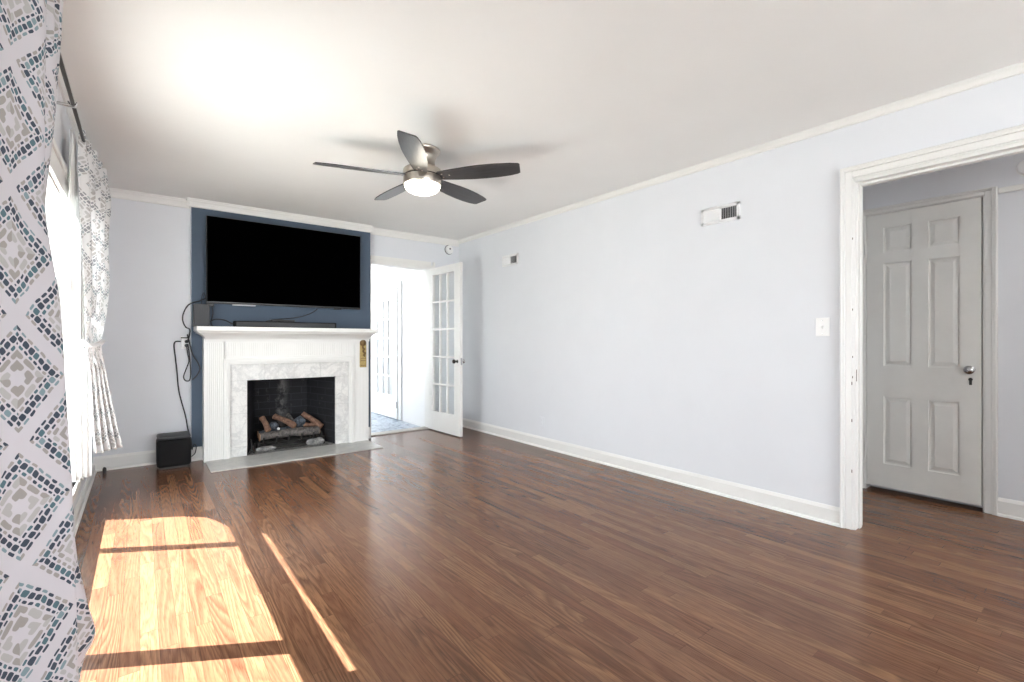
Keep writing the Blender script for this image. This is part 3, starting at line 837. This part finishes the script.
mb = MB().box(1.02, 1.24, 5.165, 5.225, 1.3125, 1.334, 0.006, 2)
tag(mb.build('streaming_box', M['black_plastic']), 'slim black device lying on top of the soundbar', 'media player')
cb = thing('cable_box', 'dark grey upright box at the left end of the mantel', 'electronics', (0.45, 5.27, 1.252))
BC = (0.45, 5.27, 1.252)
at(MB().box(0.387, 0.507, 5.20, 5.335, 1.2535, 1.463, 0.004).build('case', M['grey_plastic'], cb), BC)
at(MB().box(0.505, 0.511, 5.215, 5.325, 1.262, 1.455, 0.001).build('side_panel', M['black_plastic'], cb), BC)
# key plate
kp = thing('brass_plaque', 'tall aged brass plate fixed to the right mantel leg', 'brass plate', (1.955, 5.18, 0.98))
BK = (1.955, 5.18, 0.98)
at(MB().box(1.918, 1.992, 5.186, 5.1975, 0.828, 1.105, 0.004, 2).build('plate', M['brass'], kp), BK)
at(MB().lathe([(0.036, 0.0), (0.036, -0.006), (0.030, -0.014), (0.016, -0.020), (0.004, -0.022)], 24, (1.952, 5.188, 1.100), 'y').build('rosette', mat('dark_old_brass', (0.20, 0.13, 0.06), 0.4, metal=0.9), kp, True), BK)
at(MB().tube([(1.955, 5.178, 1.075), (1.942, 5.176, 1.05), (1.966, 5.176, 1.03), (1.95, 5.176, 1.005), (1.975, 5.176, 0.985), (1.958, 5.176, 0.965), (1.97, 5.182, 0.95)], 0.009, 8).build('scroll_ornament', bpy.data.materials['dark_old_brass'], kp, True), BK)
for zz in (0.845, 0.90, 0.925):
    at(MB().box(1.925, 1.985, 5.1845, 5.187, zz, zz+0.006).build('engraved_line', bpy.data.materials['dark_old_brass'], kp), BK)

# subwoofer
sw = thing('subwoofer', 'black cloth covered subwoofer standing left of the fireplace', 'speaker', (0.24, 5.2, 0))
BW = (0.24, 5.2, 0)
at(MB().box(0.113, 0.362, 5.10, 5.33, 0.018, 0.262, 0.028, 4).build('body', M['grille'], sw, True), BW)
at(MB().box(0.116, 0.359, 5.103, 5.327, 0.256, 0.290, 0.016, 3).build('top_cap', M['grey_plastic'], sw, True), BW)
at(MB().box(0.128, 0.347, 5.115, 5.315, 0.0, 0.022, 0.004).build('base', M['black_plastic'], sw), BW)

# outlet, plugs, cables
ot = thing('wall_outlet', 'white wall outlet with black plugs left of the mantel', 'outlet', (0.333, YB, 1.10))
BO = (0.333, YB, 1.10)
at(MB().box(0.300, 0.368, YB-0.006, YB, 1.045, 1.165, 0.002).box(0.306, 0.362, YB-0.022, YB-0.006, 1.06, 1.15, 0.003).build('cover_plate', M['white_plastic'], ot), BO)
for zz in (1.115, 1.078):
    at(MB().lathe([(0.016, -0.02), (0.016, -0.045), (0.010, -0.055)], 14, (0.345, YB, zz), 'y').build('plug', M['rubber'], ot, True), BO)
at(MB().box(0.30, 0.35, YB-0.05, YB-0.022, 1.145, 1.155).build('adapter_lip', M['rubber'], ot), BO)
def cord(name, pts, r, label, grp=None):
    return tag(MB().tube(pts, r, 8).build(name, M['rubber'], None, True), label, 'cord', grp)
YW = YB-0.03
cord('power_cord', [(0.30, YW, 1.115), (0.262, YW, 1.115), (0.248, YW, 1.08), (0.258, YW, 0.97), (0.27, YW, 0.84), (0.28, YW, 0.70), (0.295, YW, 0.60), (0.335, YW-0.01, 0.42), (0.352, YW-0.03, 0.30), (0.372, 5.30, 0.20), (0.376, 5.30, 0.12)], 0.0055, 'thin black cord dropping from the outlet to the subwoofer')
cord('power_cord', [(0.376, 5.25, 0.12), (0.392, 5.25, 0.17), (0.408, 5.25, 0.15), (0.40, 5.25, 0.09), (0.372, 5.25, 0.06)], 0.004, 'short loop of cord at the right side of the subwoofer')
cord('power_cord', [(0.345, YW, 1.07), (0.352, YW-0.02, 1.0), (0.36, YW-0.03, 0.93), (0.34, YW-0.03, 0.86), (0.32, YW-0.02, 0.79), (0.335, YW-0.02, 0.75), (0.365, 5.33, 0.76), (0.37, 5.32, 0.86), (0.36, 5.32, 1.0), (0.352, 5.36, 1.09)], 0.005, 'looped black cord hanging below the outlet beside the mantel')
cord('power_cord', [(0.35, 5.38, 1.18), (0.362, 5.31, 1.10), (0.385, 5.32, 1.0), (0.425, 5.32, 0.92), (0.443, 5.325, 0.86), (0.42, 5.325, 0.80), (0.385, 5.325, 0.76)], 0.006, 'thick dark cord hanging over the blue paint beside the mantel')
cord('power_cord', [(0.51, 5.30, 1.535), (0.45, 5.31, 1.50), (0.36, 5.33, 1.46), (0.318, 5.345, 1.38), (0.312, 5.35, 1.31), (0.335, 5.355, 1.25), (0.368, 5.365, 1.225), (0.36, 5.37, 1.15), (0.35, YW, 1.12)], 0.0055, 'black cord arching from the television down to the outlet')
cord('signal_cable', [(1.49, 5.27, 1.462), (1.44, 5.30, 1.42), (1.33, 5.30, 1.375), (1.18, 5.30, 1.35), (1.02, 5.29, 1.325), (0.90, 5.26, 1.262), (0.80, 5.26, 1.26)], 0.005, 'black cable drooping from the television behind the soundbar')
cord('signal_cable', [(0.512, 5.24, 1.30), (0.56, 5.23, 1.325), (0.63, 5.22, 1.318), (0.68, 5.21, 1.29), (0.715, 5.24, 1.28)], 0.005, 'short black cable between the grey box and the soundbar')
cord('signal_cable', [(0.535, 5.28, 1.447), (0.545, 5.30, 1.38), (0.53, 5.30, 1.30), (0.54, 5.29, 1.262)], 0.004, 'thin cable hanging from the corner of the television')
cord('signal_cable', [(0.455, 5.33, 1.465), (0.46, 5.33, 1.54), (0.475, 5.33, 1.575), (0.49, 5.33, 1.52)], 0.003, 'thin grey cable curling up behind the left edge of the television')
ds = MB().tube([(-0.243, 5.395, 0.03), (-0.238, 5.34, 0.034), (-0.236, 5.29, 0.03)], 0.006, 8).lathe([(0.013, -0.012), (0.013, 0.03), (0.008, 0.04)], 12, (-0.236, 5.285, 0.012))
tag(ds.build('door_stop', M['rubber'], None, True), 'small black stopper on the baseboard under the far curtain', 'stopper')

# ------------------------------------------------------------------ right wall fittings
def vent(y0, label):
    z0, z1 = 1.982, 2.106; w = 0.292
    v = thing('air_vent', label, 'vent', (XR, y0+w/2, (z0+z1)/2), group=None)
    Bv = (XR, y0+w/2, (z0+z1)/2)
    mb = MB(); x0, x1 = XR-0.012, XR-0.0005; b = 0.022
    mb.box(x0, x1, y0, y0+b, z0, z1, 0.002).box(x0, x1, y0+w-b, y0+w, z0, z1, 0.002).box(x0, x1, y0, y0+w, z0, z0+b, 0.002).box(x0, x1, y0, y0+w, z1-b, z1, 0.002)
    mb.box(x0, x1, y0+w/2-0.008, y0+w/2+0.008, z0, z1, 0.002)
    at(mb.build('frame', M['vent_metal'], v), Bv)
    at(MB().box(XR-0.002, XR-0.0005, y0+b, y0+w-b, z0+b, z1-b).build('cavity', M['vent_dark'], v), Bv)
    # slats: left bank turned nearly shut, right bank open
    n = 9
    for bank, (ya, yb, ang) in enumerate(((y0+w/2+0.008, y0+w-b, -62), (y0+b, y0+w/2-0.008, 28))):
        mb = MB()
        for k in range(n):
            yc = ya + (yb-ya)*(k+0.5)/n
            hw = 0.0062; a = math.radians(ang)
            dx, dy = hw*math.cos(a), hw*math.sin(a)
            p = [(XR-0.0065-dx*0.7, yc-dy), (XR-0.0055-dx*0.7, yc-dy), (XR-0.0055+dx*0.5, yc+dy), (XR-0.0065+dx*0.5, yc+dy)]
            mb.prism(p, 'z', z0+b, z1-b)
        at(mb.build('louvre_bank', M['vent_metal'], v), Bv)
    mb = MB()
    for zz in (z0+b+0.02, z0+b+0.045):
        mb.box(XR-0.003, XR-0.002, y0+b, y0+w/2, zz, zz+0.012)
    at(mb.build('damper_slat', M['vent_dark'], v), Bv)
vent(1.655, 'white wall air vent nearer the hall doorway')
vent(4.155, 'white wall air vent near the back corner above the glass door')
sw_ = thing('light_switch', 'white toggle light switch left of the hall doorway', 'light switch', (XR, 1.14, 1.207))
Bs = (XR, 1.14, 1.207)
at(MB().box(XR-0.006, XR-0.0003, 1.102, 1.178, 1.150, 1.264, 0.002).build('cover_plate', M['white_plastic'], sw_), Bs)
at(MB().prism([(XR-0.006, 1.196), (XR-0.016, 1.212), (XR-0.014, 1.218), (XR-0.006, 1.216)], 'y', 1.135, 1.145).build('toggle', M['white_plastic'], sw_), Bs)
for zz in (1.165, 1.249):
    at(MB().lathe([(0.003, -0.006), (0.002, -0.0075)], 8, (XR, 1.14, zz), 'x').build('screw', M['chrome'], sw_), Bs)
po = thing('wall_outlet', 'lavender painted blank outlet cover low on the right wall', 'outlet', (XR, 3.755, 0.265))
at(MB().box(XR-0.006, XR-0.0003, 3.72, 3.79, 0.21, 0.32, 0.002).build('cover_plate', M['wall'], po), (XR, 3.755, 0.265))
at(MB().box(XR-0.009, XR-0.006, 3.74, 3.77, 0.225, 0.262, 0.003).box(XR-0.009, XR-0.006, 3.74, 3.77, 0.27, 0.305, 0.003).build('receptacle', M['wall'], po), (XR, 3.755, 0.265))
def detector(name, loc, axis, sgn, r, label, dark):
    d = thing(name, label, 'detector', loc)
    MB().lathe([(r, 0), (r, sgn*0.022), (r*0.9, sgn*0.032), (r*0.5, sgn*0.036), (0.002, sgn*0.036)], 32, (0, 0, 0), axis).build('housing', M['white_plastic'], d, True)
    off = (0, sgn*0.037, 0.008) if axis == 'y' else (sgn*0.037, 0, 0)
    MB().lathe([(r*0.20, -0.001*sgn), (r*0.20, sgn*0.002)], 12, off, axis).build('test_button', M['grey_plastic'] if dark else M['white_plastic'], d)
    MB().lathe([(r*1.10, 0), (r*1.10, sgn*0.006), (r*1.02, sgn*0.008)], 32, (0, 0, 0), axis).build('mounting_plate', M['grey_plastic'] if dark else M['white_plastic'], d, True)
detector('smoke_detector', (3.19, YB-0.0005, 2.315), 'y', -1, 0.056, 'round white detector high in the corner above the glass door', True)
detector('smoke_detector', (HX-0.0005, 0.352, 2.20), 'x', -1, 0.050, 'round white detector on the hall wall cut by the right edge', False)

# ------------------------------------------------------------------ ceiling fan
FC = (1.55, 2.997, ZC)
fan = thing('ceiling_fan', 'five blade brushed nickel ceiling fan with dark blades and lit lamp', 'ceiling fan', FC)
MB().lathe([(0.095, 0.0), (0.122, -0.002), (0.123, -0.012), (0.117, -0.022), (0.106, -0.034), (0.094, -0.052), (0.088, -0.070), (0.086, -0.092), (0.090, -0.110), (0.098, -0.124), (0.110, -0.136), (0.06, -0.137)], 48).build('canopy', M['nickel'], fan, True)
MB().lathe([(0.060, -0.132), (0.118, -0.134), (0.128, -0.140), (0.131, -0.150), (0.131, -0.182), (0.10, -0.183)], 48).build('motor_housing', M['nickel'], fan, True)
MB().lathe([(0.08, -0.181), (0.124, -0.182), (0.124, -0.190), (0.08, -0.191)], 48).build('motor_gap', M['dark_metal'], fan, True)
MB().lathe([(0.10, -0.1895), (0.129, -0.190), (0.131, -0.196), (0.131, -0.240), (0.128, -0.246), (0.10, -0.246)], 48).build('light_kit_ring', M['nickel'], fan, True)
MB().lathe([(0.124, -0.240), (0.124, -0.252), (0.119, -0.268), (0.104, -0.284), (0.076, -0.298), (0.038, -0.306), (0.002, -0.308)], 48).build('lamp_diffuser', M['lamp'], fan, True)
bl_l = bpy.data.lights.new('fan_lamp', 'POINT'); bl_l.energy = 4; bl_l.color = (1, 0.9, 0.75); bl_l.shadow_soft_size = 0.1
blo = bpy.data.objects.new('fan_lamp', bl_l); COL.objects.link(blo); blo.location = (FC[0], FC[1], ZC-0.36)
def blade_mesh():
    mb = MB()
    # outline: narrow root, swelling to the middle, slanting squared tip
    top = [(0.10, 0.040), (0.16, 0.052), (0.24, 0.064), (0.34, 0.074), (0.44, 0.078), (0.54, 0.076), (0.62, 0.068), (0.672, 0.056), (0.690, 0.046)]
    bot = [(0.705, -0.045), (0.695, -0.056), (0.64, -0.066), (0.54, -0.074), (0.44, -0.076), (0.34, -0.070), (0.24, -0.060), (0.16, -0.050), (0.10, -0.040)]
    pts = top + bot
    th = 0.0035
    def z(x, y): return 0.0
    A = [mb.bm.verts.new((x, y, th)) for x, y in pts]; Bq = [mb.bm.verts.new((x, y, -th)) for x, y in pts]
    n = len(pts)
    for i in range(n): mb.bm.faces.new((A[i], A[(i+1) % n], Bq[(i+1) % n], Bq[i]))
    mb.bm.faces.new(A); mb.bm.faces.new(Bq[::-1])
    return mb
bl0 = None
PH = 163.9
for k in range(5):
    if bl0 is None:
        bl0 = blade_mesh().build('blade', M['blade'], fan); o = bl0
        i0 = MB().prism([(0.085, -0.030), (0.17, -0.034), (0.215, -0.018), (0.225, 0.0), (0.215, 0.018), (0.17, 0.034), (0.085, 0.030)], 'z', 0.0036, 0.0080).build('blade_iron', M['dark_metal'], bl0)
        for sx, sy in ((0.15, 0.018), (0.15, -0.018), (0.20, 0.0)):
            MB().lathe([(0.006, -0.0036), (0.006, -0.0055), (0.003, -0.0065)], 10, (sx, sy, 0)).build('screw', M['nickel'], bl0)
    else:
        o = bl0.copy(); COL.objects.link(o); o.parent = fan
        for ch in bl0.children:
            q = ch.copy(); COL.objects.link(q); q.parent = o
    a = math.radians(PH - 72*k)
    o.location = (0, 0, -0.200+0.012)
    o.rotation_euler = Euler((math.radians(-13), 0, a), 'XYZ')

# ------------------------------------------------------------------ curtain rod and curtains
RX, RZ = -0.235, 2.17
rod = thing('curtain_rod', 'dark bronze curtain rod above the left window', 'curtain rod', (RX, 2.4, RZ))
BR = (RX, 2.4, RZ)
at(MB().tube([(RX, 0.55, RZ-0.02), (RX, 4.52, RZ+0.02)], 0.0075, 12, False).build('pole', M['bronze'], rod, True), BR)
at(MB().lathe([(0.010, 0), (0.014, 0.006), (0.022, 0.02), (0.022, 0.035), (0.012, 0.05), (0.002, 0.055)], 16, (RX, 4.52, RZ+0.02), 'y').build('finial', M['bronze'], rod, True), BR)
for yy in (0.62, 2.85, 4.46):
    zz = RZ - 0.02 + 0.04*(yy-0.55)/3.97
    at(MB().box(XL, XL+0.006, yy-0.015, yy+0.015, zz-0.05, zz+0.03, 0.001).box(XL, RX+0.012, yy-0.005, yy+0.005, zz-0.022, zz-0.010, 0.001).tube([(RX-0.014, yy, zz+0.002), (RX-0.008, yy, zz-0.013), (RX+0.008, yy, zz-0.013), (RX+0.016, yy, zz+0.004)], 0.004, 6).build('bracket', M['chrome'], rod, True), BR)

def cr(p0, p1, p2, p3, t):
    return 0.5*((2*p1)+(p2-p0)*t+(2*p0-5*p1+4*p2-p3)*t*t+(3*p1-p0-3*p2+p3)*t**3)
def interp(keys, z):
    """keys: list of (z, tuple) with z falling; smooth interpolation"""
    if z >= keys[0][0]: return Vector(keys[0][1])
    if z <= keys[-1][0]: return Vector(keys[-1][1])
    for i in range(len(keys)-1):
        if keys[i][0] >= z >= keys[i+1][0]:
            t = (keys[i][0]-z)/(keys[i][0]-keys[i+1][0])
            a = Vector(keys[max(i-1, 0)][1]); b = Vector(keys[i][1]); c = Vector(keys[i+1][1]); d = Vector(keys[min(i+2, len(keys)-1)][1])
            return cr(a, b, c, d, t)
def cloth(name, rows, m, u_of, parent=None, thick=0.0016):
    """rows: list of (z or list of z, [points]); grid surface with UVs in metres"""
    bm = bmesh.new(); uvl = bm.loops.layers.uv.new('UVMap')
    grid = []
    for pts in rows: grid.append([bm.verts.new(p) for p in pts])
    for r in range(len(grid)-1):
        for k in range(len(grid[0])-1):
            fc = bm.faces.new((grid[r][k], grid[r][k+1], grid[r+1][k+1], grid[r+1][k]))
            fc.smooth = True
            for lp, (rr, kk) in zip(fc.loops, ((r, k), (r, k+1), (r+1, k+1), (r+1, k))):
                lp[uvl].uv = u_of(rr, kk, rows)
    me = bpy.data.meshes.new(name); bm.to_mesh(me); bm.free(); me.materials.append(m)
    o = bpy.data.objects.new(name, me); COL.objects.link(o)
    if parent is not None: o.parent = parent
    so = o.modifiers.new('thickness', 'SOLIDIFY'); so.thickness = thick; so.offset = 0
    return o

# near curtain: hangs half open, folds facing the room
def near_rows():
    rows = []
    nz = 90
    # lateral shift of the two main folds with height (z, (fold A x, fold B x))
    keys = [(2.33, (-0.190, -0.205)), (2.22, (-0.192, -0.212)), (2.12, (-0.194, -0.214)), (1.80, (-0.197, -0.222)), (1.45, (-0.196, -0.240)), (1.22, (-0.170, -0.205)),
            (0.95, (-0.158, -0.188)), (0.65, (-0.146, -0.178)), (0.45, (-0.142, -0.165)), (0.30, (-0.140, -0.142)), (0.20, (-0.138, -0.124)), (0.14, (-0.138, -0.150)), (0.03, (-0.136, -0.165))]
    for i in range(nz+1):
        z = 2.33 + (0.02-2.33)*i/nz
        A, Bx = interp(keys, z)
        base = -0.262
        gg = 0.07*max(0.0, min(1.0, (z-1.7)/0.4)) - 0.05*max(0.0, min(1.0, (1.3-z)/0.3))
        ctrl = [(base+0.02, 0.78), (-0.185, 0.93), (-0.262, 1.03), (-0.215, 1.17), (-0.275, 1.27), (-0.25, 1.38), (-0.280, 1.47), (-0.268, 1.57), ((A-0.268)/2-0.004, 1.665), (A, 1.745), (A-0.02, 1.79), (-0.262, 1.86), (-0.258, 1.96), ((Bx-0.25)/2, 1.96+gg), (Bx*0.95, 2.02+gg), (Bx*0.95-0.012, 2.055+gg), (-0.252, 2.085+gg), (-0.255, 2.10+gg*1.4)]
        C = [Vector((p[0], p[1], 0)) for p in ctrl]
        pts = []
        sub = 7
        for k in range(len(C)-1):
            p0, p1, p2, p3 = C[max(k-1, 0)], C[k], C[k+1], C[min(k+2, len(C)-1)]
            for s in range(sub): pts.append(cr(p0, p1, p2, p3, s/sub))
        pts.append(C[-1])
        out = []
        gather = max(0.0, min(1.0, (z-1.95)/0.25))
        for k, p in enumerate(pts):
            w = 0.0035*math.sin(k*0.9+z*2.1)*(0.5+gather) + gather*0.006*math.sin(k*2.1+z*9)
            if z > 2.10: w += 0.004*math.sin(k*1.7)
            x = p.x + w
            x = max(x, XL+0.03)
            out.append((x, p.y + 0.004*math.sin(z*5+k*0.3), z))
        rows.append(out)
    return rows
nr = near_rows()
mid = nr[45]; acc = [0.0]
for a, b in zip(mid, mid[1:]): acc.append(acc[-1] + math.hypot(b[0]-a[0], b[1]-a[1]))
kc = min((k for k in range(len(mid)) if 1.5 < mid[k][1] < 1.75), key=lambda k: abs(-mid[k][0]/mid[k][1]-0.1415))
UOFF = 0.29*4.5-acc[kc]
cur1 = thing('curtain', 'long mosaic diamond print curtain nearest the camera at the left edge', 'curtain', (-0.23, 1.5, 0.02))
cc = cloth('drape', nr, M['curtain'], lambda r, k, rows: (acc[k]+UOFF, rows[r][k][2]+0.056), cur1)
at(cc, (-0.23, 1.5, 0.02))

# far curtain: patterned panel tied in the middle, plain sheer panel beside it
def far_rows(keys, z0, z1, nz, npl, ncol, amp, zskew=0.0, phase=0.0):
    rows = []
    for i in range(nz+1):
        t = i/nz; z = z0 + (z1-z0)*t
        v = interp(keys, z)                       # xl, yl, xr, yr, amplitude
        xl, yl, xr, yr, am = v
        d = Vector((xr-xl, yr-yl, 0)); nrm = Vector((d.y, -d.x, 0)).normalized()
        out = []
        for k in range(ncol+1):
            s = k/ncol
            ph = s*npl*2*PI + phase + 0.5*math.sin(z*3+s*5)
            a = am*(math.sin(ph) + 0.25*math.sin(2*ph+z*2))
            p = Vector((xl, yl, 0)) + d*s + nrm*a
            x = max(p.x, XL+0.032 if z > 1.85 else -0.39)
            out.append((x, p.y, z + 0.006*math.sin(ph*0.5)*(1 if (i == 0 or i == nz) else 0)))
        rows.append(out)
    return rows
def len_u(rows, ref, width):
    a = [0.0]
    for p, q in zip(rows[ref], rows[ref][1:]): a.append(a[-1] + math.hypot(q[0]-p[0], q[1]-p[1]))
    k = width/a[-1]
    return [v*k for v in a]
R = lambda px_ratio, y: -px_ratio*y
kf = [  # z, (xl, yl, xr, yr, amp)
    (2.235, (-0.250, 3.36, -0.190, 4.10, 0.016)),
    (2.16, (-0.252, 3.36, -0.185, 4.12, 0.018)),
    (2.05, (-0.250, 3.38, -0.178, 4.14, 0.024)),
    (1.77, (-0.246, 3.46, -0.190, 4.14, 0.024)),
    (1.50, (-0.244, 3.56, -0.178, 4.10, 0.022)),
    (1.30, (-0.244, 3.62, -0.182, 4.02, 0.018)),
    (1.18, (-0.248, 3.67, -0.190, 3.95, 0.012)),
    (1.11, (-0.252, 3.70, -0.192, 3.90, 0.007)),
    (1.04, (-0.254, 3.74, -0.190, 3.94, 0.010)),
    (0.92, (-0.256, 3.99, -0.178, 4.08, 0.014)),
    (0.70, (-0.252, 4.08, -0.148, 4.16, 0.020)),
    (0.50, (-0.246, 4.10, -0.118, 4.22, 0.022)),
    (0.385, (-0.240, 4.12, -0.102, 4.26, 0.024)),
]
cur2 = thing('curtain', 'mosaic print curtain at the far end of the rod tied at its middle', 'curtain', (-0.22, 3.7, 0.38))
BF = (-0.22, 3.7, 0.38)
fr = far_rows(kf, 2.235, 0.385, 80, 4.5, 110, 0)
fu = len_u(fr, 20, 0.66)
at(cloth('drape', fr, M['curtain_sunlit'], lambda r, k, rows: (fu[k], rows[r][k][2]+0.05), cur2), BF)
# tieback: a knotted band round the gathered cloth
tb = MB()
pts = []
for k in range(25):
    a = 2*PI*k/24
    pts.append((-0.222-0.25*0.115*math.sin(a)*-1+0.024*math.cos(a), 3.80+0.115*math.sin(a), 1.105+0.012*math.sin(a*2)))
tb.tube(pts, 0.014, 8, False)
at(tb.build('tieback', M['curtain_sunlit'], cur2, True), BF)
ks = [
    (2.20, (-0.278, 3.30, -0.278, 3.50, 0.006)),
    (2.00, (-0.284, 3.30, -0.280, 3.56, 0.007)),
    (1.70, (-0.300, 3.36, -0.288, 3.62, 0.009)),
    (1.40, (-0.305, 3.56, -0.290, 3.72, 0.008)),
    (1.22, (-0.298, 3.66, -0.290, 3.80, 0.006)),
    (1.12, (-0.290, 3.74, -0.286, 3.86, 0.004)),
    (1.00, (-0.300, 3.93, -0.258, 4.02, 0.006)),
    (0.85, (-0.345, 4.02, -0.252, 4.08, 0.008)),
    (0.60, (-0.358, 4.02, -0.250, 4.09, 0.009)),
    (0.25, (-0.345, 4.02, -0.250, 4.09, 0.009)),
]
cur3 = thing('sheer_curtain', 'plain white sheer curtain panel beside the tied curtain', 'curtain', (-0.25, 3.35, 0.37))
BH = (-0.25, 3.35, 0.37)
sr = far_rows(ks, 2.20, 0.25, 70, 4.0, 60, 0, phase=1.0)
su = len_u(sr, 20, 0.8)
at(cloth('panel', sr, M['sheer'], lambda r, k, rows: (su[k], rows[r][k][2]), cur3), BH)
